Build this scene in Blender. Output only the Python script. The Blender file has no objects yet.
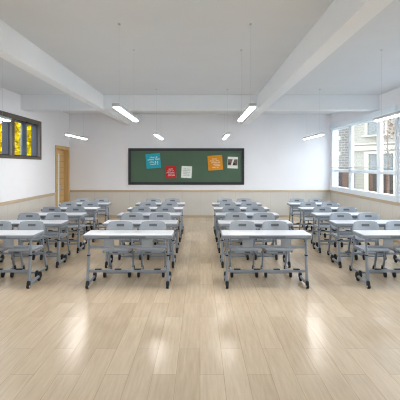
import bpy, bmesh, math, random
from mathutils import Vector, Matrix
random.seed(7)
scn = bpy.context.scene
COL = scn.collection
PI = math.pi

# ------------------------------------------------------------------ materials
def lin(c):
    return tuple(((x / 255) / 12.92 if x / 255 <= 0.04045 else (((x / 255) + 0.055) / 1.055) ** 2.4) for x in c) + (1.0,)

def mat(name, rgb, rough=0.5, metal=0.0, spec=0.5, noise=0.04, nscale=8.0, bump=0.0):
    m = bpy.data.materials.new(name)
    m.use_nodes = True
    nt = m.node_tree
    b = nt.nodes['Principled BSDF']
    b.inputs['Roughness'].default_value = rough
    b.inputs['Metallic'].default_value = metal
    b.inputs['Specular IOR Level'].default_value = spec
    tc = nt.nodes.new('ShaderNodeTexCoord')
    nz = nt.nodes.new('ShaderNodeTexNoise')
    nz.inputs['Scale'].default_value = nscale
    nz.inputs['Detail'].default_value = 3
    nt.links.new(tc.outputs['Object'], nz.inputs['Vector'])
    rp = nt.nodes.new('ShaderNodeValToRGB')
    c = lin(rgb)
    rp.color_ramp.elements[0].position = 0.3
    rp.color_ramp.elements[1].position = 0.7
    rp.color_ramp.elements[0].color = tuple(x * (1 - noise) for x in c[:3]) + (1,)
    rp.color_ramp.elements[1].color = tuple(min(1, x * (1 + noise)) for x in c[:3]) + (1,)
    nt.links.new(nz.outputs['Fac'], rp.inputs['Fac'])
    nt.links.new(rp.outputs['Color'], b.inputs['Base Color'])
    if bump:
        bp = nt.nodes.new('ShaderNodeBump')
        bp.inputs['Strength'].default_value = bump
        bp.inputs['Distance'].default_value = 0.002
        nz2 = nt.nodes.new('ShaderNodeTexNoise')
        nz2.inputs['Scale'].default_value = nscale * 25
        nt.links.new(tc.outputs['Object'], nz2.inputs['Vector'])
        nt.links.new(nz2.outputs['Fac'], bp.inputs['Height'])
        nt.links.new(bp.outputs['Normal'], b.inputs['Normal'])
    return m

def math_node(nt, op, a, b=None):
    n = nt.nodes.new('ShaderNodeMath'); n.operation = op
    for i, v in enumerate((a, b)):
        if v is None: continue
        if isinstance(v, (int, float)): n.inputs[i].default_value = v
        else: nt.links.new(v, n.inputs[i])
    return n.outputs[0]

def floor_mat():
    m = bpy.data.materials.new('wood_floor'); m.use_nodes = True
    nt = m.node_tree; b = nt.nodes['Principled BSDF']
    tc = nt.nodes.new('ShaderNodeTexCoord')
    sx = nt.nodes.new('ShaderNodeSeparateXYZ'); nt.links.new(tc.outputs['Object'], sx.inputs[0])
    cb = nt.nodes.new('ShaderNodeCombineXYZ')
    nt.links.new(sx.outputs['Y'], cb.inputs['X']); nt.links.new(sx.outputs['X'], cb.inputs['Y'])
    br = nt.nodes.new('ShaderNodeTexBrick')
    br.offset = 0.37; br.offset_frequency = 2; br.squash = 1.0
    br.inputs['Scale'].default_value = 1.0
    br.inputs['Brick Width'].default_value = 1.25
    br.inputs['Row Height'].default_value = 0.2
    br.inputs['Mortar Size'].default_value = 0.0025
    br.inputs['Bias'].default_value = -0.1
    br.inputs['Color1'].default_value = lin((212, 192, 165))
    br.inputs['Color2'].default_value = lin((197, 176, 149))
    br.inputs['Mortar'].default_value = lin((184, 163, 136))
    nt.links.new(cb.outputs[0], br.inputs['Vector'])
    mp = nt.nodes.new('ShaderNodeMapping'); mp.inputs['Scale'].default_value = (14, 1.1, 1)
    nt.links.new(tc.outputs['Object'], mp.inputs['Vector'])
    nz = nt.nodes.new('ShaderNodeTexNoise'); nz.inputs['Scale'].default_value = 2.2; nz.inputs['Detail'].default_value = 6
    nz.inputs['Roughness'].default_value = 0.65
    nt.links.new(mp.outputs[0], nz.inputs['Vector'])
    rp = nt.nodes.new('ShaderNodeValToRGB')
    rp.color_ramp.elements[0].position = 0.3; rp.color_ramp.elements[0].color = (0.87, 0.855, 0.83, 1)
    rp.color_ramp.elements[1].position = 0.7; rp.color_ramp.elements[1].color = (1.06, 1.06, 1.06, 1)
    nt.links.new(nz.outputs['Fac'], rp.inputs['Fac'])
    mx = nt.nodes.new('ShaderNodeMix'); mx.data_type = 'RGBA'; mx.blend_type = 'MULTIPLY'
    mx.inputs[0].default_value = 1.0
    nt.links.new(br.outputs['Color'], mx.inputs[6]); nt.links.new(rp.outputs['Color'], mx.inputs[7])
    nt.links.new(mx.outputs[2], b.inputs['Base Color'])
    r2 = math_node(nt, 'ADD', math_node(nt, 'MULTIPLY', nz.outputs['Fac'], 0.10), 0.17)
    nt.links.new(r2, b.inputs['Roughness'])
    b.inputs['Specular IOR Level'].default_value = 0.5
    bp = nt.nodes.new('ShaderNodeBump'); bp.inputs['Strength'].default_value = 0.15; bp.inputs['Distance'].default_value = 0.001
    nt.links.new(math_node(nt, 'SUBTRACT', 1.0, br.outputs['Fac']), bp.inputs['Height'])
    nt.links.new(bp.outputs['Normal'], b.inputs['Normal'])
    return m

def lines_mat(name, rgb, rgb_line, axis, pitch, width, rough=0.55, brick=None):
    """paint or boards with thin joints every PITCH metres along AXIS"""
    m = bpy.data.materials.new(name); m.use_nodes = True
    nt = m.node_tree; b = nt.nodes['Principled BSDF']; b.inputs['Roughness'].default_value = rough
    tc = nt.nodes.new('ShaderNodeTexCoord')
    sx = nt.nodes.new('ShaderNodeSeparateXYZ'); nt.links.new(tc.outputs['Object'], sx.inputs[0])
    fr = math_node(nt, 'FRACT', math_node(nt, 'DIVIDE', sx.outputs[axis], pitch))
    ln = math_node(nt, 'LESS_THAN', fr, width / pitch)
    nz = nt.nodes.new('ShaderNodeTexNoise'); nz.inputs['Scale'].default_value = 3.0
    nt.links.new(tc.outputs['Object'], nz.inputs['Vector'])
    rp = nt.nodes.new('ShaderNodeValToRGB'); c = lin(rgb)
    rp.color_ramp.elements[0].color = tuple(x * 0.94 for x in c[:3]) + (1,)
    rp.color_ramp.elements[1].color = tuple(min(1, x * 1.06) for x in c[:3]) + (1,)
    nt.links.new(nz.outputs['Fac'], rp.inputs['Fac'])
    mx = nt.nodes.new('ShaderNodeMix'); mx.data_type = 'RGBA'
    nt.links.new(ln, mx.inputs[0]); nt.links.new(rp.outputs['Color'], mx.inputs[6])
    mx.inputs[7].default_value = lin(rgb_line)
    nt.links.new(mx.outputs[2], b.inputs['Base Color'])
    return m

def wood_mat(name, rgb, rough=0.45, axis=2, dark=0.8):
    m = bpy.data.materials.new(name); m.use_nodes = True
    nt = m.node_tree; b = nt.nodes['Principled BSDF']; b.inputs['Roughness'].default_value = rough
    tc = nt.nodes.new('ShaderNodeTexCoord'); mp = nt.nodes.new('ShaderNodeMapping')
    s = [22, 22, 22]; s[axis] = 1.2; mp.inputs['Scale'].default_value = s
    nt.links.new(tc.outputs['Object'], mp.inputs['Vector'])
    nz = nt.nodes.new('ShaderNodeTexNoise'); nz.inputs['Scale'].default_value = 1.6; nz.inputs['Detail'].default_value = 5
    nt.links.new(mp.outputs[0], nz.inputs['Vector'])
    rp = nt.nodes.new('ShaderNodeValToRGB'); c = lin(rgb)
    rp.color_ramp.elements[0].position = 0.3; rp.color_ramp.elements[0].color = tuple(x * dark for x in c[:3]) + (1,)
    rp.color_ramp.elements[1].position = 0.7; rp.color_ramp.elements[1].color = c
    nt.links.new(nz.outputs['Fac'], rp.inputs['Fac']); nt.links.new(rp.outputs['Color'], b.inputs['Base Color'])
    return m

def emit_mat(name, rgb, strength):
    m = bpy.data.materials.new(name); m.use_nodes = True
    nt = m.node_tree; b = nt.nodes['Principled BSDF']
    b.inputs['Base Color'].default_value = lin(rgb)
    b.inputs['Emission Color'].default_value = lin(rgb)
    b.inputs['Emission Strength'].default_value = strength
    return m

def clear_mat(name, rgb, clear, rough=0.02, fabric=False):
    m = bpy.data.materials.new(name); m.use_nodes = True
    nt = m.node_tree; nt.nodes.remove(nt.nodes['Principled BSDF'])
    out = nt.nodes['Material Output']
    tr = nt.nodes.new('ShaderNodeBsdfTransparent')
    mx = nt.nodes.new('ShaderNodeMixShader'); mx.inputs[0].default_value = clear
    if fabric:
        d = nt.nodes.new('ShaderNodeBsdfDiffuse'); d.inputs['Color'].default_value = lin(rgb)
        t = nt.nodes.new('ShaderNodeBsdfTranslucent'); t.inputs['Color'].default_value = lin(rgb)
        a = nt.nodes.new('ShaderNodeMixShader'); a.inputs[0].default_value = 0.5
        nt.links.new(d.outputs[0], a.inputs[1]); nt.links.new(t.outputs[0], a.inputs[2])
        first = a.outputs[0]
    else:
        g = nt.nodes.new('ShaderNodeBsdfGlossy'); g.inputs['Color'].default_value = lin(rgb)
        g.inputs['Roughness'].default_value = rough
        first = g.outputs[0]
    nt.links.new(first, mx.inputs[1]); nt.links.new(tr.outputs[0], mx.inputs[2])
    nt.links.new(mx.outputs[0], out.inputs['Surface'])
    return m

def leaf_mat(name, stops, transl=0.45, nscale=2.5):
    m = bpy.data.materials.new(name); m.use_nodes = True
    nt = m.node_tree; nt.nodes.remove(nt.nodes['Principled BSDF']); out = nt.nodes['Material Output']
    tc = nt.nodes.new('ShaderNodeTexCoord')
    nz = nt.nodes.new('ShaderNodeTexWhiteNoise'); nz.noise_dimensions = '3D'
    mp = nt.nodes.new('ShaderNodeVectorMath'); mp.operation = 'SNAP'
    mp.inputs[1].default_value = (0.11, 0.11, 0.11)
    nt.links.new(tc.outputs['Object'], mp.inputs[0]); nt.links.new(mp.outputs[0], nz.inputs['Vector'])
    rp = nt.nodes.new('ShaderNodeValToRGB')
    while len(rp.color_ramp.elements) < len(stops): rp.color_ramp.elements.new(0.5)
    for e, (p, c) in zip(rp.color_ramp.elements, stops): e.position = p; e.color = lin(c)
    nt.links.new(nz.outputs['Value'], rp.inputs['Fac'])
    d = nt.nodes.new('ShaderNodeBsdfDiffuse'); t = nt.nodes.new('ShaderNodeBsdfTranslucent')
    nt.links.new(rp.outputs['Color'], d.inputs['Color']); nt.links.new(rp.outputs['Color'], t.inputs['Color'])
    mx = nt.nodes.new('ShaderNodeMixShader'); mx.inputs[0].default_value = transl
    nt.links.new(d.outputs[0], mx.inputs[1]); nt.links.new(t.outputs[0], mx.inputs[2])
    nt.links.new(mx.outputs[0], out.inputs['Surface'])
    return m

M = dict(
    floor=floor_mat(),
    wall=mat('white_wall_paint', (243, 244, 248), 0.7, noise=0.012, nscale=1.5),
    ceiling=mat('ceiling_paint', (222, 226, 230), 0.8, noise=0.012, nscale=1.5),
    beam=mat('beam_paint', (240, 243, 246), 0.75, noise=0.012, nscale=1.5),
    dado_x=lines_mat('dado_boards_back', (214, 211, 204), (203, 199, 191), 0, 0.61, 0.012),
    dado_y=lines_mat('dado_boards_side', (214, 211, 204), (203, 199, 191), 1, 0.61, 0.012),
    rail=wood_mat('pale_oak_rail', (204, 186, 160), 0.5, 0, 0.88),
    rail_y=wood_mat('pale_oak_rail_side', (204, 186, 160), 0.5, 1, 0.88),
    oak=wood_mat('door_oak', (214, 178, 122), 0.5, 2, 0.82),
    frosted=mat('frosted_pane', (232, 236, 236), 0.3, noise=0.01),
    top=mat('white_laminate', (218, 222, 228), 0.28, noise=0.01),
    plastic=mat('grey_plastic', (150, 157, 165), 0.42, noise=0.03, bump=0.05),
    plastic_dark=mat('slate_plastic', (98, 108, 120), 0.45, noise=0.03),
    slot=mat('handle_slot_grey', (84, 90, 97), 0.5, noise=0.03),
    metal=mat('grey_powder_coat', (134, 142, 151), 0.4, 0.0, 0.5, noise=0.03),
    rubber=mat('black_rubber', (20, 21, 23), 0.5, noise=0.08),
    hub=mat('pale_hub', (205, 208, 210), 0.35, noise=0.02),
    board=mat('green_chalkboard', (74, 102, 80), 0.55, noise=0.06, nscale=1.2),
    board_frame=mat('charcoal_frame', (34, 40, 43), 0.4, noise=0.03),
    white_frame=mat('white_window_frame', (234, 244, 252), 0.4, noise=0.01),
    brown_frame=mat('taupe_window_frame', (96, 87, 79), 0.5, noise=0.04),
    slate=mat('slate_reveal', (34, 39, 46), 0.5, noise=0.03),
    blue_bar=mat('blue_grey_bar', (84, 104, 124), 0.5, noise=0.03),
    glass=clear_mat('clear_glass', (255, 255, 255), 0.97),
    sheer=clear_mat('sheer_fabric', (245, 246, 240), 0.93, fabric=True),
    lamp_body=mat('lamp_aluminium', (196, 202, 206), 0.4, 0.0, 0.5, noise=0.02),
    lamp_light=emit_mat('lamp_diffuser', (255, 251, 246), 30.0),
    wire=mat('thin_wire', (190, 194, 197), 0.4, noise=0.02),
    teal=mat('teal_paper', (24, 172, 192), 0.7, noise=0.03),
    red=mat('red_paper', (196, 28, 30), 0.7, noise=0.03),
    paper=mat('white_paper', (232, 236, 230), 0.7, noise=0.02),
    orange=mat('orange_paper', (226, 150, 24), 0.7, noise=0.03),
    ink_white=mat('white_ink', (236, 240, 240), 0.7, noise=0.02),
    ink_grey=mat('grey_ink', (158, 166, 164), 0.7, noise=0.02),
    ink_cream=mat('cream_ink', (250, 226, 190), 0.7, noise=0.02),
    print_brown=mat('print_brown', (112, 98, 90), 0.5, noise=0.25, nscale=30),
    print_dark=mat('print_dark', (60, 48, 44), 0.5, noise=0.2, nscale=30),
    print_pale=mat('print_pale', (232, 224, 216), 0.5, noise=0.03, nscale=30),
    ground=mat('pale_paving', (126, 123, 117), 0.9, noise=0.08, nscale=1.0),
    siding=lines_mat('beige_siding', (136, 130, 115), (122, 116, 102), 2, 0.16, 0.025, 0.8),
    cream=mat('cream_trim', (176, 170, 148), 0.6, noise=0.02),
    brown_wood=wood_mat('brown_timber', (84, 50, 20), 0.6, 2, 0.6),
    dark_wood=wood_mat('dark_timber', (38, 23, 13), 0.6, 2, 0.6),
    house_glass=mat('grey_glazing', (92, 97, 96), 0.15, noise=0.1, nscale=2),
    roof=lines_mat('grey_roof_tiles', (100, 95, 88), (80, 75, 69), 2, 0.2, 0.03, 0.85),
    bark=mat('bark', (96, 80, 66), 0.9, noise=0.2, nscale=12),
    yellow_leaf=leaf_mat('yellow_leaves', [(0.0, (120, 90, 14)), (0.14, (196, 164, 8)), (0.4, (226, 206, 10)), (1.0, (240, 228, 40))]),
    russet_leaf=leaf_mat('russet_leaves', [(0.0, (90, 62, 50)), (0.5, (136, 104, 86)), (1.0, (166, 136, 118))]),
)
def brick_mat():
    m = bpy.data.materials.new('pale_brick'); m.use_nodes = True
    nt = m.node_tree; b = nt.nodes['Principled BSDF']; b.inputs['Roughness'].default_value = 0.85
    tc = nt.nodes.new('ShaderNodeTexCoord')
    sx = nt.nodes.new('ShaderNodeSeparateXYZ'); nt.links.new(tc.outputs['Object'], sx.inputs[0])
    cb = nt.nodes.new('ShaderNodeCombineXYZ')
    nt.links.new(sx.outputs['X'], cb.inputs['X']); nt.links.new(sx.outputs['Z'], cb.inputs['Y'])
    br = nt.nodes.new('ShaderNodeTexBrick'); br.inputs['Scale'].default_value = 1.0
    br.inputs['Brick Width'].default_value = 0.42; br.inputs['Row Height'].default_value = 0.16
    br.inputs['Mortar Size'].default_value = 0.03
    br.inputs['Color1'].default_value = lin((84, 77, 71)); br.inputs['Color2'].default_value = lin((70, 64, 58))
    br.inputs['Mortar'].default_value = lin((124, 119, 112))
    nt.links.new(cb.outputs[0], br.inputs['Vector']); nt.links.new(br.outputs['Color'], b.inputs['Base Color'])
    return m
M['brick'] = brick_mat()

# ------------------------------------------------------------------ mesh helpers
class MB:
    def __init__(self): self.v = []; self.f = []
    def add(self, vs, fs, mtx=None):
        o = len(self.v)
        for p in vs:
            p = Vector(p)
            self.v.append(tuple(mtx @ p if mtx else p))
        self.f += [tuple(i + o for i in f) for f in fs]
        return self
    def add_bm(self, bm, mtx=None):
        bm.verts.ensure_lookup_table(); bm.verts.index_update()
        self.add([v.co.copy() for v in bm.verts], [tuple(v.index for v in f.verts) for f in bm.faces], mtx)
        bm.free(); return self
    def box(self, x0, x1, y0, y1, z0, z1, bev=0.0, seg=2, mtx=None):
        bm = bmesh.new()
        bmesh.ops.create_cube(bm, size=1)
        for v in bm.verts:
            v.co = Vector(((x0 + x1) / 2 + v.co.x * (x1 - x0), (y0 + y1) / 2 + v.co.y * (y1 - y0), (z0 + z1) / 2 + v.co.z * (z1 - z0)))
        if bev:
            bmesh.ops.bevel(bm, geom=list(bm.edges), offset=bev, segments=seg, profile=0.5, affect='EDGES')
        return self.add_bm(bm, mtx)
    def slab(self, x0, x1, y0, y1, z0, z1, r, bev=0.003, n=5):
        """a flat plate with rounded plan corners and softened edges"""
        pts = []
        for cx, cy, a0 in ((x1 - r, y1 - r, 0), (x0 + r, y1 - r, PI / 2), (x0 + r, y0 + r, PI), (x1 - r, y0 + r, 1.5 * PI)):
            for k in range(n + 1):
                a = a0 + k / n * PI / 2
                pts.append((cx + r * math.cos(a), cy + r * math.sin(a)))
        cx, cy = (x0 + x1) / 2, (y0 + y1) / 2
        N = len(pts)
        def ring(z, ins):
            sx = 1 - 2 * ins / (x1 - x0); sy = 1 - 2 * ins / (y1 - y0)
            return [(cx + (x - cx) * sx, cy + (y - cy) * sy, z) for x, y in pts]
        vs = ring(z0, bev) + ring(z0 + bev, 0) + ring(z1 - bev, 0) + ring(z1, bev)
        fs = [tuple(reversed(range(N))), tuple(range(3 * N, 4 * N))]
        for q in range(3):
            for i in range(N):
                j = (i + 1) % N
                fs.append((q * N + i, q * N + j, (q + 1) * N + j, (q + 1) * N + i))
        return self.add(vs, fs)
    def sweep(self, path, w, h, side=Vector((1, 0, 0)), c=0.25):
        """a rounded rectangular tube along PATH; W across (along SIDE), H in the bending plane"""
        P = [Vector(p) for p in path]
        prof = []
        k = c * min(w, h)
        for sx, sy in ((1, 1), (-1, 1), (-1, -1), (1, -1)):
            a, b = sx * w / 2, sy * h / 2
            if sx * sy > 0: prof += [(a, b - sy * k), (a - sx * k, b)]
            else: prof += [(a - sx * k, b), (a, b - sy * k)]
        n = len(prof); vs = []; fs = []
        for i, p in enumerate(P):
            if i == 0: t = (P[1] - P[0]).normalized(); sc = 1
            elif i == len(P) - 1: t = (P[-1] - P[-2]).normalized(); sc = 1
            else:
                a = (P[i] - P[i - 1]).normalized(); b = (P[i + 1] - P[i]).normalized()
                t = (a + b).normalized(); sc = 1 / max(0.5, t.dot(a))
            u = t.cross(side).normalized() * sc
            s = side
            for a, b in prof: vs.append(p + s * a + u * b)
        for i in range(len(P) - 1):
            for j in range(n):
                k2 = (j + 1) % n
                fs.append((i * n + j, i * n + k2, (i + 1) * n + k2, (i + 1) * n + j))
        fs.append(tuple(range(n))); fs.append(tuple(range((len(P) - 1) * n, len(P) * n)))
        return self.add(vs, fs)
    def tube(self, path, r, n=8, r1=None):
        P = [Vector(p) for p in path]; vs = []; fs = []
        up = Vector((0, 0, 1)) if abs((P[1] - P[0]).normalized().z) < 0.9 else Vector((1, 0, 0))
        for i, p in enumerate(P):
            t = ((P[min(i + 1, len(P) - 1)] - P[max(i - 1, 0)])).normalized()
            u = t.cross(up).normalized(); w = t.cross(u)
            rr = r if r1 is None else r + (r1 - r) * i / (len(P) - 1)
            for k in range(n):
                a = 2 * PI * k / n
                vs.append(p + u * rr * math.cos(a) + w * rr * math.sin(a))
        for i in range(len(P) - 1):
            for k in range(n):
                q = (k + 1) % n
                fs.append((i * n + k, i * n + q, (i + 1) * n + q, (i + 1) * n + k))
        fs.append(tuple(range(n))); fs.append(tuple(range((len(P) - 1) * n, len(P) * n)))
        return self.add(vs, fs)
    def drum(self, c, r, x0, x1, n=16, bev=0.004):
        """a wheel with its axle along x"""
        vs = []; fs = []
        rings = [(x0, r - bev), (x0 + bev, r), (x1 - bev, r), (x1, r - bev)]
        for x, rr in rings:
            for k in range(n):
                a = 2 * PI * k / n
                vs.append((c[0] + x, c[1] + rr * math.cos(a), c[2] + rr * math.sin(a)))
        for i in range(3):
            for k in range(n):
                q = (k + 1) % n
                fs.append((i * n + k, i * n + q, (i + 1) * n + q, (i + 1) * n + k))
        fs.append(tuple(range(n))); fs.append(tuple(range(3 * n, 4 * n)))
        return self.add(vs, fs)
    def blob(self, c, rx, ry, rz, mtx=None, e=0.7, nu=12, nv=8):
        """a rounded cap (superellipsoid)"""
        sg = lambda t: math.copysign(abs(t) ** e, t)
        vs = []; fs = []
        for i in range(1, nv):
            ph = PI * i / nv - PI / 2
            for j in range(nu):
                th = 2 * PI * j / nu
                vs.append((rx * sg(math.cos(ph)) * sg(math.cos(th)), ry * sg(math.cos(ph)) * sg(math.sin(th)), rz * sg(math.sin(ph))))
        b = len(vs); vs += [(0, 0, -rz), (0, 0, rz)]
        for i in range(nv - 2):
            for j in range(nu):
                q = (j + 1) % nu
                fs.append((i * nu + j, i * nu + q, (i + 1) * nu + q, (i + 1) * nu + j))
        for j in range(nu):
            q = (j + 1) % nu
            fs.append((b, q, j)); fs.append((b + 1, (nv - 2) * nu + j, (nv - 2) * nu + q))
        T = Matrix.Translation(Vector(c)) @ (mtx or Matrix.Identity(4))
        return self.add(vs, fs, T)
    def build(self, name, m, parent=None, loc=None, smooth=True):
        me = bpy.data.meshes.new(name)
        me.from_pydata([tuple(v) for v in self.v], [], self.f)
        bm = bmesh.new(); bm.from_mesh(me)
        bmesh.ops.recalc_face_normals(bm, faces=bm.faces)
        bm.to_mesh(me); bm.free()
        if smooth:
            me.shade_smooth() if hasattr(me, 'shade_smooth') else None
            me.set_sharp_from_angle(angle=math.radians(38))
        me.materials.append(m)
        o = bpy.data.objects.new(name, me); COL.objects.link(o)
        if loc: o.location = loc
        if parent: o.parent = parent
        return o

def tag(o, label=None, cat=None, group=None, kind=None):
    if label: o['label'] = label
    if cat: o['category'] = cat
    if group: o['group'] = group
    if kind: o['kind'] = kind
    return o

def empty(name, loc, rz=0.0):
    o = bpy.data.objects.new(name, None); COL.objects.link(o)
    o.empty_display_size = 0.1
    o.location = loc; o.rotation_euler = (0, 0, rz)
    return o

KIDS = {}
def copy_tree(o, parent=None):
    c = o.copy(); COL.objects.link(c)
    if parent: c.parent = parent
    for ch in KIDS.get(o.name, None) or list(o.children):
        copy_tree(ch, c)
    return c

def struct(o): o['kind'] = 'structure'; return o

# ------------------------------------------------------------------ the room
EYE = 1.757
XL, XR, YB, YN, H = -4.53, 4.53, 13.5, -3.0, 3.55
WT = 0.22

def wall_panel(name, m, u0, u1, z0, z1, holes, place, thick):
    """a wall with openings; place(u, d, z) gives the point, d from 0 (room face) to thick"""
    us = sorted({u0, u1} | {h[0] for h in holes} | {h[1] for h in holes})
    zs = sorted({z0, z1} | {h[2] for h in holes} | {h[3] for h in holes})
    solid = {}
    for i in range(len(us) - 1):
        for j in range(len(zs) - 1):
            cu, cz = (us[i] + us[i + 1]) / 2, (zs[j] + zs[j + 1]) / 2
            solid[i, j] = not any(h[0] < cu < h[1] and h[2] < cz < h[3] for h in holes)
    idx = {}; vs = []; fs = []
    def V(i, d, j):
        k = (i, d, j)
        if k not in idx: idx[k] = len(vs); vs.append(place(us[i], thick * d, zs[j]))
        return idx[k]
    for (i, j), s in solid.items():
        if not s: continue
        for d in (0, 1): fs.append((V(i, d, j), V(i + 1, d, j), V(i + 1, d, j + 1), V(i, d, j + 1)))
        if not solid.get((i - 1, j)): fs.append((V(i, 0, j), V(i, 1, j), V(i, 1, j + 1), V(i, 0, j + 1)))
        if not solid.get((i + 1, j)): fs.append((V(i + 1, 0, j), V(i + 1, 1, j), V(i + 1, 1, j + 1), V(i + 1, 0, j + 1)))
        if not solid.get((i, j - 1)): fs.append((V(i, 0, j), V(i + 1, 0, j), V(i + 1, 1, j), V(i, 1, j)))
        if not solid.get((i, j + 1)): fs.append((V(i, 0, j + 1), V(i + 1, 0, j + 1), V(i + 1, 1, j + 1), V(i, 1, j + 1)))
    b = MB(); b.add(vs, fs)
    return struct(b.build(name, m, smooth=False))

struct(MB().box(XL - WT, XR + WT, YN, YB + 0.2, -0.12, 0.0).build('floor', M['floor'], smooth=False))
struct(MB().box(XL - WT, XR + WT, YN, YB + 0.2, H, H + 0.2).build('ceiling', M['ceiling'], smooth=False))
wall_panel('wall_back', M['wall'], XL - WT, XR + WT, 0, H, [], lambda u, d, z: (u, YB + d, z), 0.2)
LW = (6.0, 11.08, 1.955, 2.995)              # the high window: y0, y1, z0, z1
DR = (12.28, 13.40, 0.0, 2.33)               # the doorway
RW = (8.90, 13.40, 0.95, 3.14)               # the big window
ADDED_W = (4.3, 8.6, 0.95, 3.14)                  # unseen copy nearer the camera, added to let in more daylight
ADDED_W2 = (-1.0, 3.3, 0.95, 3.14)  # unseen opening added in both side walls to brighten the room
wall_panel('wall_front', M['wall'], XL - WT, XR + WT, 0, H, [], lambda u, d, z: (u, YN - d, z), 0.2)
wall_panel('wall_left', M['wall'], YN, YB, 0, H, [LW, ADDED_W2, DR], lambda u, d, z: (XL - d, u, z), WT)
wall_panel('wall_right', M['wall'], YN, YB, 0, H, [RW, ADDED_W, ADDED_W2], lambda u, d, z: (XR + d, u, z), WT)

# beams under the ceiling
BZ = 3.185
struct(MB().box(XL, XR, 9.85, 10.20, BZ, H).build('ceiling_beam', M['beam'], smooth=False))
struct(MB().box(-2.62, -2.44, YN, 9.85, BZ + 0.001, H).build('ceiling_beam', M['beam'], smooth=False))
struct(MB().box(-2.62, -2.44, 10.20, YB, BZ + 0.001, H).build('ceiling_beam', M['beam'], smooth=False))
struct(MB().box(1.45, 1.67, YN, 9.85, BZ + 0.001, H).build('ceiling_beam', M['beam'], smooth=False))
struct(MB().box(1.45, 1.67, 10.20, YB, BZ + 0.001, H).build('ceiling_beam', M['beam'], smooth=False))

# dado boards, chair rails, skirting
struct(MB().box(XL + 0.012, XR - 0.012, YB - 0.012, YB, 0.07, 0.85).build('trim_1', M['dado_x'], smooth=False))
struct(MB().box(XL, XL + 0.012, YN, DR[0] - 0.08, 0.07, 0.85).build('trim_2', M['dado_y'], smooth=False))
struct(MB().box(XR - 0.012, XR, YN, YB, 0.07, 0.85).build('trim_3', M['dado_y'], smooth=False))
struct(MB().box(XL + 0.03, XR - 0.03, YB - 0.03, YB, 0.85, 0.93, 0.006).build('trim_4', M['rail']))
struct(MB().box(XL, XL + 0.03, YN, DR[0] - 0.08, 0.85, 0.93, 0.006).build('trim_5', M['rail_y']))
struct(MB().box(XR - 0.03, XR, YN, YB, 0.85, 0.93, 0.006).build('trim_6', M['rail_y']))
struct(MB().box(XL + 0.018, XR - 0.018, YB - 0.018, YB, 0, 0.07, 0.004).build('baseboard_back', M['rail']))
struct(MB().box(XL, XL + 0.018, YN, DR[0] - 0.08, 0, 0.07, 0.004).build('baseboard_left', M['rail_y']))
struct(MB().box(XR - 0.018, XR, YN, YB, 0, 0.07, 0.004).build('baseboard_right', M['rail_y']))

# the door in the left wall
d = struct(empty('door_1', (XL, (DR[0] + DR[1]) / 2, 0)))
y0, y1, zt = DR[0] - d.location.y, DR[1] - d.location.y, DR[3]
fb = MB()
prof = [(y0 - 0.08, 0), (y0 - 0.08, zt + 0.08), (y1 + 0.08, zt + 0.08), (y1 + 0.08, 0), (y1 - 0.02, 0), (y1 - 0.02, zt - 0.02), (y0 + 0.02, zt - 0.02), (y0 + 0.02, 0)]
vs = [(x, y, z) for x in (0.022, -WT) for y, z in prof]
fs = [(0, 1, 6, 7), (1, 2, 5, 6), (2, 3, 4, 5), (8, 9, 14, 15), (9, 10, 13, 14), (10, 11, 12, 13)] + [(i, (i + 1) % 8, 8 + (i + 1) % 8, 8 + i) for i in range(8)]
fb.add(vs, fs); fb.build('door_frame', M['oak'], d, smooth=False)
lf = MB()
LY0, LY1 = y0 + 0.022, y1 - 0.022
gy0, gy1, gz0, gz1 = 0.01, 0.18, 0.25, 2.16
for a, b_, c, e in ((LY0, gy0, 0.01, zt - 0.022), (gy1, LY1, 0.01, zt - 0.022), (gy0, gy1, 0.01, gz0), (gy0, gy1, gz1, zt - 0.022)):
    lf.box(-0.19, -0.145, a, b_, c, e)
leaf = lf.build('door_leaf', lines_mat('oak_planks', (216, 182, 128), (176, 140, 88), 2, 0.19, 0.012, 0.5), d, smooth=False)
MB().box(-0.175, -0.16, gy0, gy1, gz0, gz1).build('door_glass', M['frosted'], d, smooth=False)
hd = MB(); hd.tube([(-0.145, gy1 + 0.05, 1.02), (-0.10, gy1 + 0.05, 1.02), (-0.10, gy1 + 0.16, 1.02)], 0.011)
hd.box(-0.145, -0.137, gy1 + 0.025, gy1 + 0.075, 0.93, 1.1, 0.003)
hd.build('door_handle', M['lamp_body'], d)

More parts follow.
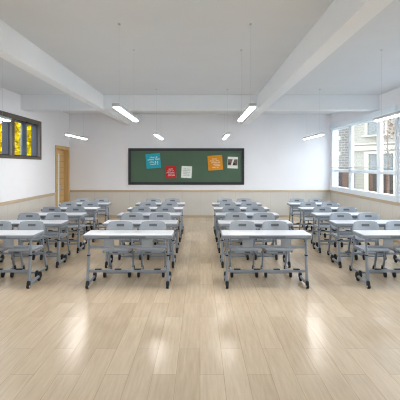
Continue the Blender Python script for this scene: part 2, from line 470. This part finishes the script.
# the high window on the left wall
w = struct(empty('window_1', (XL, (LW[0] + LW[1]) / 2, LW[2])))
cy = w.location.y; a0, a1, hh = LW[0] - cy, LW[1] - cy, LW[3] - LW[2]
mull = [9.42 - cy, 7.72 - cy]
fr = MB()
fr.box(-0.05, 0.02, a0 - 0.02, a1 + 0.02, hh - 0.075, hh + 0.02)
fr.box(-0.05, 0.02, a0 - 0.02, a1 + 0.02, -0.02, 0.05)
for c0, c1 in [(a1 - 0.11, a1 + 0.02), (a0 - 0.02, a0 + 0.11)] + [(m_ - 0.07, m_ + 0.07) for m_ in mull]:
    fr.box(-0.05, 0.02, c0, c1, 0.05, hh - 0.075)
fr.build('window_frame', M['brown_frame'], w, smooth=False)
edges = [a0 + 0.1] + [q for m_ in sorted(mull) for q in (m_ - 0.06, m_ + 0.06)] + [a1 - 0.1]
for k in range(3):
    e0, e1 = edges[2 * k], edges[2 * k + 1]
    nb = MB()
    t = 0.03
    for (p, q, r_, s_) in ((e0, e0 + t, 0.04, hh - 0.06), (e1 - t, e1, 0.04, hh - 0.06)):
        nb.box(-0.21, -0.05, p, q, r_, s_)
    nb.box(-0.21, -0.05, e0 + t, e1 - t, 0.04, 0.05 + t)
    nb.box(-0.21, -0.05, e0 + t, e1 - t, hh - 0.075 - t, hh - 0.06)
    nb.build('window_reveal', M['slate'], w, smooth=False)
    mid = (e0 + e1) / 2
    sb = MB(); sb.box(-0.18, -0.13, mid + 0.0, mid + 0.26, 0.05 + t, hh - 0.075 - t, 0.004)
    sb.build('window_mullion', M['blue_bar'], w)
    for p, q in ((e0 + t, mid + 0.0), (mid + 0.26, e1 - t)):
        MB().box(-0.16, -0.152, p, q, 0.05 + t, hh - 0.075 - t).build('window_pane', M['glass'], w, smooth=False)

# the big window on the right wall, and unseen copies added for daylight
def big_window(name, R, side=1):
    w = struct(empty(name, (XR if side > 0 else XL, (R[0] + R[1]) / 2, R[2]), 0 if side > 0 else PI))
    cy = w.location.y; a0, a1, hh = R[0] - cy, R[1] - cy, R[3] - R[2]
    tz = 1.60 - R[2]                        # the transom
    fr = MB()
    fr.box(-0.03, 0.14, a0, a1, hh - 0.18, hh)
    fr.box(-0.05, 0.14, a0 - 0.02, a1 + 0.02, -0.02, 0.12)
    fr.box(-0.03, 0.14, a1 - 0.17, a1, 0.12, hh - 0.18)
    fr.box(-0.03, 0.14, a0, a0 + 0.12, 0.12, hh - 0.18)
    fr.build('window_frame', M['white_frame'], w, smooth=False)
    L0, L1 = a0 + 0.12, a1 - 0.17
    muls = [a0 + 1.05, a0 + 2.93]
    for m_, hw in zip(muls, (0.10, 0.115)):
        MB().box(0.02, 0.10, m_ - hw, m_ + hw, 0.12, hh - 0.18, 0.006).build('window_mullion', M['white_frame'], w)
    ed = [L0, muls[0] - 0.10, muls[0] + 0.10, muls[1] - 0.115, muls[1] + 0.115, L1]
    for k in range(3):
        p, q = ed[2 * k], ed[2 * k + 1]
        MB().box(0.025, 0.095, p, q, tz - 0.045, tz + 0.045, 0.006).build('window_transom', M['white_frame'], w)
        MB().box(0.055, 0.063, p, q, 0.12, tz - 0.045).build('window_pane', M['glass'], w, smooth=False)
        MB().box(0.055, 0.063, p, q, tz + 0.045, hh - 0.18).build('window_pane', M['glass'], w, smooth=False)
    return w, a0, a1, hh, tz
big_window('window_2', RW)
big_window('added_window_3', ADDED_W)  # added out of view as a daylight source
big_window('added_window_4', ADDED_W2)  # added out of view, more daylight from the right
big_window('added_window_5', ADDED_W2, -1)  # added out of view, daylight from the left
# half-lowered sheer roller blind
rb = empty('roller_blind', (XR, (RW[0] + RW[1]) / 2, 1.70))
tag(rb, 'sheer roller blind lowered over the upper panes of the big window', 'blind')
q0, q1 = RW[0] + 0.0 - rb.location.y, RW[1] - 0.02 - rb.location.y
MB().box(-0.10, -0.031, q0, q1, 2.985 - 1.70, 3.15 - 1.70, 0.03, 3).build('cassette', M['white_frame'], rb)
MB().box(-0.072, -0.0705, q0 + 0.14, q1 - 0.12, 0.02, 2.99 - 1.70).build('blind_fabric', M['sheer'], rb, smooth=False)
MB().box(-0.079, -0.063, q0 + 0.14, q1 - 0.12, 0.0, 0.02, 0.004).build('bottom_bar', M['lamp_body'], rb)

# ------------------------------------------------------------------ pendant lamps
lamp = empty('pendant_lamp', (0, 0, 2.465))
LL = 1.5
MB().box(-0.045, 0.045, 0, LL, 0.012, 0.055, 0.006).build('lamp_housing', M['lamp_body'], lamp)
MB().box(-0.032, 0.032, 0.02, LL - 0.02, 0.0, 0.012, 0.004).build('diffuser', M['lamp_light'], lamp)
for yy in (0.2, LL - 0.2):
    MB().tube([(0, yy, 0.055), (0, yy, H - 2.465 - 0.012)], 0.0011, 6).build('suspension_wire', M['wire'], lamp)
    MB().tube([(0, yy, H - 2.465 - 0.014), (0, yy, H - 2.465 - 0.0005)], 0.018, 12).build('ceiling_rose', M['lamp_body'], lamp)
spots = []
for row, y in (('front', 4.72), ('rear', 8.92)):
    for x, where in ((-3.05, 'beside the high window wall'), (-1.02, 'over the aisle column nearer the door'),
                     (0.64, 'over the aisle column nearer the window'), (2.80, 'beside the big window wall')):
        spots.append((x, y, ('long white pendant lamp ' + where + (', close to the blackboard' if row == 'rear' else ', far from the blackboard'))))
for i, (x, y, lab) in enumerate(spots):
    o = lamp if i == 0 else copy_tree(lamp)
    o.location = (x, y, 2.465)
    tag(o, lab, 'lamp', 'slim pendant lamps')

# ------------------------------------------------------------------ blackboard and the papers on it
cb = empty('chalkboard', (-0.475, YB, 1.11))
tag(cb, 'wide green chalkboard in a charcoal frame on the end wall', 'chalkboard')
BW, BH = 4.0, 1.26
MB().box(-BW / 2 + 0.085, BW / 2 - 0.085, -0.03, -0.002, 0.085, BH - 0.085).build('board_surface', M['board'], cb, smooth=False)
f = MB()
for x0, x1, z0, z1 in ((-BW / 2, BW / 2, 0, 0.095), (-BW / 2, BW / 2, BH - 0.095, BH), (-BW / 2, -BW / 2 + 0.095, 0.095, BH - 0.095), (BW / 2 - 0.095, BW / 2, 0.095, BH - 0.095)):
    f.box(x0, x1, -0.055, -0.001, z0, z1)
f.build('board_frame', M['board_frame'], cb, smooth=False)

def px(x, y, Y=YB): return ((x - 200) * Y / 390.0, EYE + (166 - y) * Y / 390.0)

def stroke(mb, pts, wd, y):
    """a pen stroke as a thin raised ribbon"""
    for (xa, za), (xb, zb) in zip(pts, pts[1:]):
        dx, dz = xb - xa, zb - za; L = math.hypot(dx, dz) or 1
        nx, nz = -dz / L * wd / 2, dx / L * wd / 2
        ex, ez = dx / L * wd * 0.3, dz / L * wd * 0.3
        q = [(xa + nx - ex, za + nz - ez), (xb + nx + ex, zb + nz + ez), (xb - nx + ex, zb - nz + ez), (xa - nx - ex, za - nz - ez)]
        mb.add([(a, y, b) for a, b in q] + [(a, y - 0.0015, b) for a, b in q],
               [(0, 1, 2, 3), (4, 5, 6, 7), (0, 1, 5, 4), (1, 2, 6, 5), (2, 3, 7, 6), (3, 0, 4, 7)])

def scribble(mb, rnd, x0, x1, zc, hgt, wd, y):
    x = x0
    while x < x1 - hgt * 0.3:
        wl = min(x1 - x, hgt * rnd.uniform(2.2, 4.5))
        pts = []; n = max(4, int(wl / (hgt * 0.33)))
        for i in range(n + 1):
            pts.append((x + wl * i / n, zc + (hgt / 2 if i % 2 else -hgt / 2) * rnd.uniform(0.55, 1.0)))
        stroke(mb, pts, wd, y)
        x += wl + hgt * 0.55

def note(name, label, m, ink, cx, cy, sz, sy, rot, rows, seed):
    x, z = px(cx, cy)
    o = empty(name, (x, YB - 0.031, z)); o.rotation_euler = (0, rot, 0)
    tag(o, label, 'note', 'papers on the chalkboard')
    # a sheet slightly curled at its lower edge
    s = MB(); n = 6; vs = []; fs = []
    for j in range(n + 1):
        t = j / n; zz = sy / 2 - t * sy; yy = -0.001 - 0.02 * max(0, t - 0.6) ** 2 / 0.16
        vs += [(-sz / 2, yy, zz), (sz / 2, yy, zz), (sz / 2, yy - 0.002, zz), (-sz / 2, yy - 0.002, zz)]
    for j in range(n):
        a = 4 * j
        for k in range(4): fs.append((a + k, a + (k + 1) % 4, a + 4 + (k + 1) % 4, a + 4 + k))
    fs += [(0, 1, 2, 3), (4 * n, 4 * n + 1, 4 * n + 2, 4 * n + 3)]
    s.add(vs, fs); s.build('sheet', m, o, smooth=False)
    if rows:
        rnd = random.Random(seed); wb = MB()
        for (xa, xb, zz, hg) in rows:
            tt = 0.5 - zz
            scribble(wb, rnd, xa * sz, xb * sz, zz * sy, hg * sy, 0.02 * sz, -0.0032 - 0.02 * max(0, tt - 0.6) ** 2 / 0.16)
        wb.build('handwriting', ink, o, smooth=False)
    return o
R4 = math.radians
note('paper_note', 'square teal paper note with white handwriting on the chalkboard', M['teal'], M['ink_white'], 153.4, 161.0, 0.50, 0.50, R4(-5),
     [(-0.22, 0.12, 0.25, 0.12), (0.2, 0.3, 0.25, 0.1), (-0.38, 0.44, 0.10, 0.12), (-0.26, 0.18, -0.08, 0.12), (0.26, 0.32, -0.08, 0.12), (-0.22, 0.18, -0.24, 0.12), (0.27, 0.32, -0.24, 0.1)], 3)
note('paper_note', 'small red paper note with white handwriting on the chalkboard', M['red'], M['ink_white'], 170.9, 172.1, 0.37, 0.42, R4(-1.5),
     [(-0.2, 0.2, 0.25, 0.1), (-0.32, 0.3, 0.1, 0.1), (-0.42, 0.32, -0.04, 0.1), (-0.26, 0.36, -0.17, 0.1), (-0.3, 0.38, -0.29, 0.1)], 5)
note('paper_note', 'small white paper note with grey handwriting on the chalkboard', M['paper'], M['ink_grey'], 186.6, 172.0, 0.36, 0.41, R4(3),
     [(-0.3, 0.3, 0.26, 0.09), (-0.34, 0.32, 0.12, 0.09), (-0.3, 0.3, -0.02, 0.09), (-0.3, 0.26, -0.16, 0.09), (-0.28, 0.3, -0.29, 0.09)], 8)
note('paper_note', 'square orange paper note with pale handwriting on the chalkboard', M['orange'], M['ink_cream'], 215.2, 162.8, 0.51, 0.51, R4(-4),
     [(-0.2, 0.2, 0.26, 0.1), (-0.36, 0.34, 0.14, 0.11), (-0.26, 0.32, 0.03, 0.1), (-0.14, 0.3, -0.1, 0.1), (-0.06, 0.4, -0.2, 0.1), (-0.24, 0.2, -0.31, 0.1)], 11)
ph = note('photo_print', 'small white-bordered photo print in muted browns on the chalkboard', M['paper'], None, 232.6, 162.6, 0.355, 0.40, R4(2), None, 0)
pm = MB(); pm.box(-0.165, 0.165, -0.0062, -0.0035, -0.165, 0.115)
pm.build('picture_area', M['print_brown'], ph, smooth=False)
pd = MB()
pd.box(-0.15, -0.07, -0.0072, -0.0064, -0.06, 0.0); pd.build('dark_patch', M['print_dark'], ph, smooth=False)
MB().box(0.02, 0.10, -0.0072, -0.0064, -0.09, -0.01).build('dark_patch', M['print_dark'], ph, smooth=False)
MB().box(0.10, 0.155, -0.0072, -0.0064, -0.16, -0.11).build('dark_patch', M['print_dark'], ph, smooth=False)
pp = MB()
prof = [(-0.172, -0.17), (0.08, -0.17), (0.085, -0.12), (-0.0, -0.1), (0.02, 0.0), (0.06, 0.125), (0.0, 0.125), (-0.04, 0.0), (-0.06, -0.1), (-0.165, -0.1)]
n = len(prof)
pp.add([(x, -0.0082, z) for x, z in prof] + [(x, -0.0064, z) for x, z in prof], [tuple(range(n)), tuple(range(n, 2 * n))] + [(i, (i + 1) % n, n + (i + 1) % n, n + i) for i in range(n)])
pp.build('pale_shape', M['print_pale'], ph, smooth=False)

# ------------------------------------------------------------------ the double desk
def make_desk():
    r = empty('school_desk', (0, 0, 0))
    MB().slab(-0.645, 0.645, 0.0, 0.425, 0.716, 0.762, 0.03, 0.006).build('edge_band', M['metal'], r)
    MB().slab(-0.638, 0.638, 0.006, 0.419, 0.761, 0.771, 0.026, 0.003).build('tabletop', M['top'], r)
    MB().box(-0.26, 0.26, -0.006, 0.0, 0.722, 0.752, 0.002).build('front_grip', M['plastic_dark'], r)
    MB().box(-0.56, 0.56, 0.055, 0.385, 0.700, 0.7155).build('under_frame', M['metal'], r, smooth=False)
    rl = MB(); rl.box(-0.56, 0.56, 0.05, 0.075, 0.565, 0.607, 0.005); rl.build('cross_rail', M['metal'], r)
    for s in (-1, 1):
        MB().box(s * 0.275 - 0.075, s * 0.275 + 0.075, 0.04, 0.05, 0.58, 0.702, 0.003).build('hanging_plate', M['plastic'], r)
    st = MB(); st.box(-0.56, 0.56, 0.03, 0.07, 0.222, 0.262, 0.006); so = st.build('stretcher', M['metal'], r)
    for xx in (-0.427, -0.142, 0.142, 0.427):
        MB().box(xx - 0.047, xx + 0.047, 0.02, 0.062, 0.2605, 0.276, 0.005).build('foot_pad', M['rubber'], so)
    for s in (-1, 1):
        x = s * 0.575
        lg = MB()
        lg.sweep([(x, 0.025, 0.062), (x, 0.035, 0.16), (x, 0.06, 0.32), (x, 0.078, 0.46)], 0.036, 0.052)
        lg.sweep([(x, 0.078, 0.45), (x, 0.088, 0.56), (x, 0.09, 0.702)], 0.028, 0.042)
        L = lg.build('leg', M['metal'], r)
        MB().box(x - 0.019, x + 0.019, 0.048, 0.107, 0.452, 0.47, 0.004).build('height_collar', M['rubber'], L)
        MB().sweep([(x, 0.02, 0.062), (x, 0.2, 0.066), (x, 0.40, 0.075)], 0.036, 0.04).build('foot_bar', M['metal'], L)
        MB().box(x - 0.02, x + 0.02, 0.05, 0.38, 0.684, 0.7005, 0.004).build('top_arm', M['metal'], L)
        cs = MB(); cs.blob((x, 0.012, 0.066), 0.024, 0.034, 0.048, Matrix.Rotation(R4(-8), 4, 'X'))
        cs.drum((x, 0.0, 0.031), 0.031, -0.019, 0.019)
        cs.build('front_caster', M['rubber'], L)
        hb = MB(); hb.drum((x, 0.0, 0.033), 0.016, -0.0215, -0.0185, 12, 0.001); hb.build('caster_hub', M['hub'], L)
        hb = MB(); hb.drum((x, 0.0, 0.033), 0.016, 0.0185, 0.0215, 12, 0.001); hb.build('caster_hub', M['hub'], L)
        ec = MB(); ec.blob((x, 0.405, 0.082), 0.026, 0.05, 0.052, Matrix.Rotation(R4(35), 4, 'X'))
        ec.blob((x, 0.38, 0.036), 0.023, 0.036, 0.036)
        ec.build('end_cap', M['rubber'], L)
    return r

def make_chair():
    """its origin stands under the front feet; the back is at +y"""
    r = empty('school_chair', (0, 0, 0))
    # seat shell: rounded, dished, front lip curling down
    nx, ny, t = 14, 12, 0.014
    W, y0, y1 = 0.425, -0.04, 0.345
    def seat_pt(u, v):
        y = y0 + (y1 - y0) * v
        k = 1.0
        if v < 0.15: k = 1 - 0.10 * (1 - v / 0.15) ** 2
        if v > 0.85: k = 1 - 0.12 * ((v - 0.85) / 0.15) ** 2
        x = (u - 0.5) * W * k
        z = 0.474 - 0.018 * math.sin(PI * min(1, v * 1.1)) * (1 - (2 * u - 1) ** 2)
        if v < 0.2: z -= 0.022 * ((0.2 - v) / 0.2) ** 2
        z -= 0.010 * v
        return (x, y, z)
    def shell(pt, nrm):
        vs = []; fs = []
        for s in (0, 1):
            for j in range(ny + 1):
                for i in range(nx + 1):
                    p = Vector(pt(i / nx, j / ny)); vs.append(p + Vector(nrm) * (-t * s))
        N = (nx + 1) * (ny + 1); q = lambda i, j: j * (nx + 1) + i
        for j in range(ny):
            for i in range(nx):
                a = (q(i, j), q(i + 1, j), q(i + 1, j + 1), q(i, j + 1))
                fs.append(a); fs.append(tuple(N + k for k in reversed(a)))
        for i in range(nx):
            for j in (0, ny): fs.append((q(i, j), q(i + 1, j), N + q(i + 1, j), N + q(i, j)))
        for j in range(ny):
            for i in (0, nx): fs.append((q(i, j), q(i, j + 1), N + q(i, j + 1), N + q(i, j)))
        return MB().add(vs, fs)
    shell(seat_pt, (0, 0, 1)).build('seat', M['plastic'], r)
    BWd, z0, z1 = 0.435, 0.555, 0.85
    def back_pt(u, v):
        a = 2 * u - 1
        zz = z0 + (z1 - z0) * v
        half = BWd / 2 * (0.92 + 0.08 * min(1, v * 1.6))
        # rounded upper corners, slightly domed top
        top = z1 - 0.016 * a * a - 0.07 * max(0, (abs(a) - 0.80) / 0.20) ** 2.2
        bot = z0 + 0.03 * max(0, (abs(a) - 0.7) / 0.3) ** 2
        zz = bot + (top - bot) * v
        y = 0.335 + 0.045 * v + 0.015 * v * v - 0.04 * a * a
        return (a * half, y, zz)
    bk = shell(back_pt, (0, -1, 0)).build('backrest', M['plastic'], r)
    sl = MB()
    vs = []
    ns = 8
    for d in (0, 0.004):
        for j, vv in enumerate((0.72, 0.74, 0.83, 0.85)):
            for i in range(ns + 1):
                hw = 0.145 if j in (1, 2) else 0.132
                u = 0.5 + (i / ns * 2 - 1) * hw
                p = Vector(back_pt(u, vv)); vs.append((p.x, p.y - 0.0005 + t * 0 - d, p.z))
    fs = []; q = lambda d, j, i: d * 4 * (ns + 1) + j * (ns + 1) + i
    for d in (0, 1):
        for j in range(3):
            for i in range(ns): fs.append((q(d, j, i), q(d, j, i + 1), q(d, j + 1, i + 1), q(d, j + 1, i)))
    for i in range(ns):
        for j in (0, 3): fs.append((q(0, j, i), q(0, j, i + 1), q(1, j, i + 1), q(1, j, i)))
    for j in range(3):
        for i in (0, ns): fs.append((q(0, j, i), q(0, j + 1, i), q(1, j + 1, i), q(1, j, i)))
    sl.v = []; sl.add(vs, fs)
    # place it on the camera-side face of the shell (shell front is the -y face offset by +t)
    slo = sl.build('handle_slot', M['slot'], bk); 
    slo.location.y = 0.0
    for s in (-1, 1):
        x = s * 0.195
        lg = MB()
        lg.sweep([(x, 0.485, 0.062), (x, 0.435, 0.22), (x, 0.37, 0.40), (x, 0.352, 0.50), (x, 0.356, 0.61)], 0.026, 0.042)
        L = lg.build('leg', M['metal'], r)
        MB().sweep([(x, 0.49, 0.062), (x, 0.3, 0.066), (x, 0.12, 0.07)], 0.026, 0.036).build('foot_bar', M['metal'], L)
        MB().sweep([(x, 0.365, 0.432), (x, 0.2, 0.428), (x, 0.02, 0.425)], 0.024, 0.03).build('seat_arm', M['metal'], L)
        c1 = MB(); c1.blob((x, 0.11, 0.056), 0.025, 0.036, 0.057, Matrix.Rotation(R4(-14), 4, 'X')); c1.build('foot_cap', M['rubber'], L)
        c2 = MB(); c2.blob((x, 0.495, 0.052), 0.023, 0.034, 0.052, Matrix.Rotation(R4(16), 4, 'X')); c2.build('foot_cap', M['rubber'], L)
    MB().box(-0.185, 0.185, 0.13, 0.155, 0.055, 0.083, 0.005).build('cross_bar', M['metal'], r)
    MB().box(-0.19, 0.19, 0.35, 0.37, 0.40, 0.425, 0.005).build('cross_bar', M['metal'], r)
    return r

desk0 = make_desk(); chair0 = make_chair()
cols = [(-3.035, 'column along the door wall'), (-1.04, 'aisle column nearer the door'), (0.964, 'aisle column nearer the window'), (2.99, 'column along the window wall')]
rows = ['fifth', 'fourth', 'third', 'second', 'first']
first = True
for i in range(5):
    Y = 5.585 + 1.135 * i
    for cx, cname in cols:
        d_ = desk0 if first else copy_tree(desk0)
        d_.location = (cx, Y, 0)
        tag(d_, f'white-topped grey double desk, {rows[i]} row from the blackboard, {cname}', 'desk', 'double desks in rows')
        for s, side in ((-1, 'door'), (1, 'window')):
            c_ = chair0 if first else copy_tree(chair0)
            first = False
            c_.location = (cx + s * 0.268, Y + 0.455, 0)
            tag(c_, f'{side}-side grey chair in {rows[i]} row from the blackboard, {cname}', 'chair', 'grey chairs behind the desks')

# ------------------------------------------------------------------ outside
struct(MB().box(-60, 60, -30, 90, -0.4, -0.2).build('ground', M['ground'], smooth=False))

# house across the yard, seen through the big window
P0 = Vector((8.98, 25.0)); D = Vector((0.6, -0.8))
def ht(xp):
    r = (xp - 200) / 390.0
    return (25 * r - 8.98) / (0.6 + 0.8 * r)
def hz(xp, yp):
    t = ht(xp); return EYE + (166 - yp) * (25 - 0.8 * t) / 390.0
hs = empty('house', (P0.x, P0.y, -0.2)); hs.rotation_euler = (0, 0, math.atan2(D.y, D.x))
tag(hs, 'pale two-storey house with cream window trim and brown timber doors outside the window', 'house')
# local axes: x along the facade, y away from the room, z up
tb = ht(351.5)
MB().box(tb, 9, 0, 7, 0, 6.2).build('house_wall', M['siding'], hs, smooth=False)
MB().box(-6, tb, -0.15, 7, 0, 6.2).build('brick_wall', M['brick'], hs, smooth=False)
rf = MB()
rf.add([(-6.4, -0.7, 6.1), (9.4, -0.7, 6.1), (9.4, 7.7, 6.1), (-6.4, 7.7, 6.1), (-6.4, 3.5, 8.6), (9.4, 3.5, 8.6)],
       [(0, 1, 2, 3), (0, 1, 5, 4), (2, 3, 4, 5), (0, 3, 4), (1, 2, 5)])
rf.build('roof', M['roof'], hs, smooth=False)
def hb(name, m, x0, x1, z0, z1, dp, parent=hs, back=0.0):
    return MB().box(x0, x1, -dp, back, z0 + 0.2, z1 + 0.2).build(name, m, parent, smooth=False)
def hwin(xa, xb, za, zb, fw, nm='window'):
    fo = MB()
    for p, q, r_, s_ in ((xa, xa + fw, za, zb), (xb - fw, xb, za, zb), (xa + fw, xb - fw, zb - fw, zb)):
        fo.box(p, q, -0.12, 0, r_ + 0.2, s_ + 0.2)
    fo.box(xa - 0.12, xb + 0.12, -0.24, 0, za + 0.2 - 0.09, za + 0.2)
    w_ = fo.build(nm, M['cream'], hs, smooth=False)
    hb('pane', M['house_glass'], xa + fw, xb - fw, za, zb - fw, 0.03, w_)
    return w_
hwin(ht(365.8), ht(388.5), hz(375, 135.0), 5.5, ht(368.2) - ht(365.8))
hwin(5.6, 7.4, hz(375, 135.0), 5.5, 0.16)
hb('belt_course', M['cream'], tb, 9, hz(370, 150.3), hz(370, 146.2), 0.18)
hb('belt_course', M['cream'], tb, 9, hz(370, 144.4), hz(370, 143.0), 0.10)
# ground-floor opening with glass over timber doors
xa, xb = ht(365.6), ht(398)
zt2 = hz(375, 151.5)
go = MB()
for p, q, r_, s_ in ((xa, xa + 0.24, -0.2, zt2), (xb - 0.2, xb, -0.2, zt2), (xa + 0.24, xb - 0.2, zt2 - 0.14, zt2)):
    go.box(p, q, -0.14, 0, r_ + 0.2, s_ + 0.2)
g = go.build('entrance_frame', M['cream'], hs, smooth=False)
zd = hz(375, 171.0)
hb('pane', M['house_glass'], xa + 0.24, xb - 0.2, zd, zt2 - 0.14, 0.04, g)
nd = 6; dx = (xb - 0.2 - xa - 0.24) / nd
for k in range(nd):
    hb('timber_door', M['brown_wood'] if k % 2 == 0 else M['dark_wood'], xa + 0.24 + k * dx + 0.01, xa + 0.24 + (k + 1) * dx - 0.01, -0.2, zd, 0.06 + 0.02 * (k % 2), hs)
# brick part: two small sills and a timber gate
for yy in (138.0, 153.5):
    zc = hz(342, yy)
    MB().box(-0.35, 0.2, -0.32, -0.15, zc + 0.2 - 0.13, zc + 0.2 + 0.1).build('window_sill', M['cream'], hs, smooth=False)
zg = hz(345, 171.5)
MB().box(-2.2, ht(344.2), -0.22, -0.15, 0, zg + 0.2).build('timber_gate', M['dark_wood'], hs, smooth=False)
MB().box(ht(344.2) + 0.01, ht(349.6), -0.22, -0.15, 0, zg + 0.2).build('timber_gate', M['brown_wood'], hs, smooth=False)
MB().box(tb + 0.02, ht(354.6), -0.10, 0, 0, zg + 0.2).build('timber_post', M['brown_wood'], hs, smooth=False)

def leaves(n, c, rad, sz, rnd, shellness=0.5):
    b = MB()
    for _ in range(n):
        while True:
            p = Vector((rnd.uniform(-1, 1), rnd.uniform(-1, 1), rnd.uniform(-1, 1)))
            if 0.02 < p.length <= 1: break
        p = p.normalized() * (p.length ** shellness)
        pos = Vector(c) + Vector((p.x * rad[0], p.y * rad[1], p.z * rad[2]))
        Rm = Matrix.Rotation(rnd.uniform(0, 2 * PI), 4, 'Z') @ Matrix.Rotation(rnd.uniform(0, PI), 4, 'X')
        s = sz * rnd.uniform(0.7, 1.3)
        q = [(-0.15 * s, -0.5 * s, 0), (0.15 * s, -0.5 * s, 0), (0.5 * s, 0.1 * s, 0.06 * s), (0.2 * s, 0.5 * s, 0), (-0.2 * s, 0.5 * s, 0), (-0.5 * s, 0.1 * s, 0.06 * s)]
        b.add([pos + (Rm @ Vector(v)) for v in q], [(0, 1, 2, 5), (5, 2, 3, 4)])
    return b
def tree(name, label, loc, trunk_h, c, rad, n, sz, lm, seed, tr=0.16):
    o = empty(name, loc); tag(o, label, 'tree'); rnd = random.Random(seed)
    t = MB(); t.tube([(0, 0, 0), (0.05, 0.02, trunk_h * 0.5), (0, 0.05, trunk_h), (c[0], c[1], c[2] + rad[2] * 0.5)], tr, 10, tr * 0.35)
    for k in range(7):
        a = k * 2.4; z0_ = trunk_h * (0.75 + 0.05 * k)
        e = Vector((math.cos(a) * rad[0] * 0.75, math.sin(a) * rad[1] * 0.75, z0_ + rad[2] * 0.6))
        t.tube([(0, 0.03, z0_), (e.x * 0.5, e.y * 0.5, z0_ + (e.z - z0_) * 0.4), tuple(e)], tr * 0.4, 6, tr * 0.1)
    t.build('trunk', M['bark'], o)
    leaves(n, c, rad, sz, rnd).build('foliage', lm, o, smooth=False)
    return o
tree('autumn_tree', 'yellow-leaved autumn tree outside the high window', (-8.6, 17.2, -0.2), 2.0, (0, 0, 3.4), (2.6, 3.4, 2.5), 14000, 0.20, M['yellow_leaf'], 4)
tree('young_tree', 'slender young tree with sparse russet leaves in front of the house', (9.35, 19.4, -0.2), 2.6, (0, 0, 4.1), (0.45, 0.55, 0.9), 150, 0.12, M['russet_leaf'], 9, 0.05)

# ------------------------------------------------------------------ daylight and camera
W = bpy.data.worlds.new('daylight'); scn.world = W; W.use_nodes = True
nt = W.node_tree; bg = nt.nodes['Background']
tc = nt.nodes.new('ShaderNodeTexCoord'); sx = nt.nodes.new('ShaderNodeSeparateXYZ')
nt.links.new(tc.outputs['Generated'], sx.inputs[0])
rp = nt.nodes.new('ShaderNodeValToRGB')
rp.color_ramp.elements[0].position = 0.0; rp.color_ramp.elements[0].color = (0.92, 0.96, 1.0, 1)
rp.color_ramp.elements[1].position = 0.9; rp.color_ramp.elements[1].color = (0.62, 0.80, 1.0, 1)
nt.links.new(sx.outputs['Z'], rp.inputs['Fac']); nt.links.new(rp.outputs['Color'], bg.inputs['Color'])
bg.inputs['Strength'].default_value = 3.0

cam = bpy.data.cameras.new('camera'); co = bpy.data.objects.new('camera', cam); COL.objects.link(co)
co.location = (0, 0, EYE); co.rotation_euler = (PI / 2, 0, 0)
cam.sensor_width = 36; cam.lens = 36 * 390 / 400.0
cam.shift_y = -34 / 400.0
cam.clip_end = 300
scn.camera = co
scn.view_settings.view_transform = 'Standard'
scn.view_settings.look = 'None'
scn.view_settings.gamma = 1.0
scn.view_settings.use_curve_mapping = False
scn.view_settings.exposure = 1.1
scn.cycles.max_bounces = 12
scn.cycles.diffuse_bounces = 8
scn.cycles.transparent_max_bounces = 16
scn.cycles.use_denoising = True
scn.cycles.filter_width = 1.1
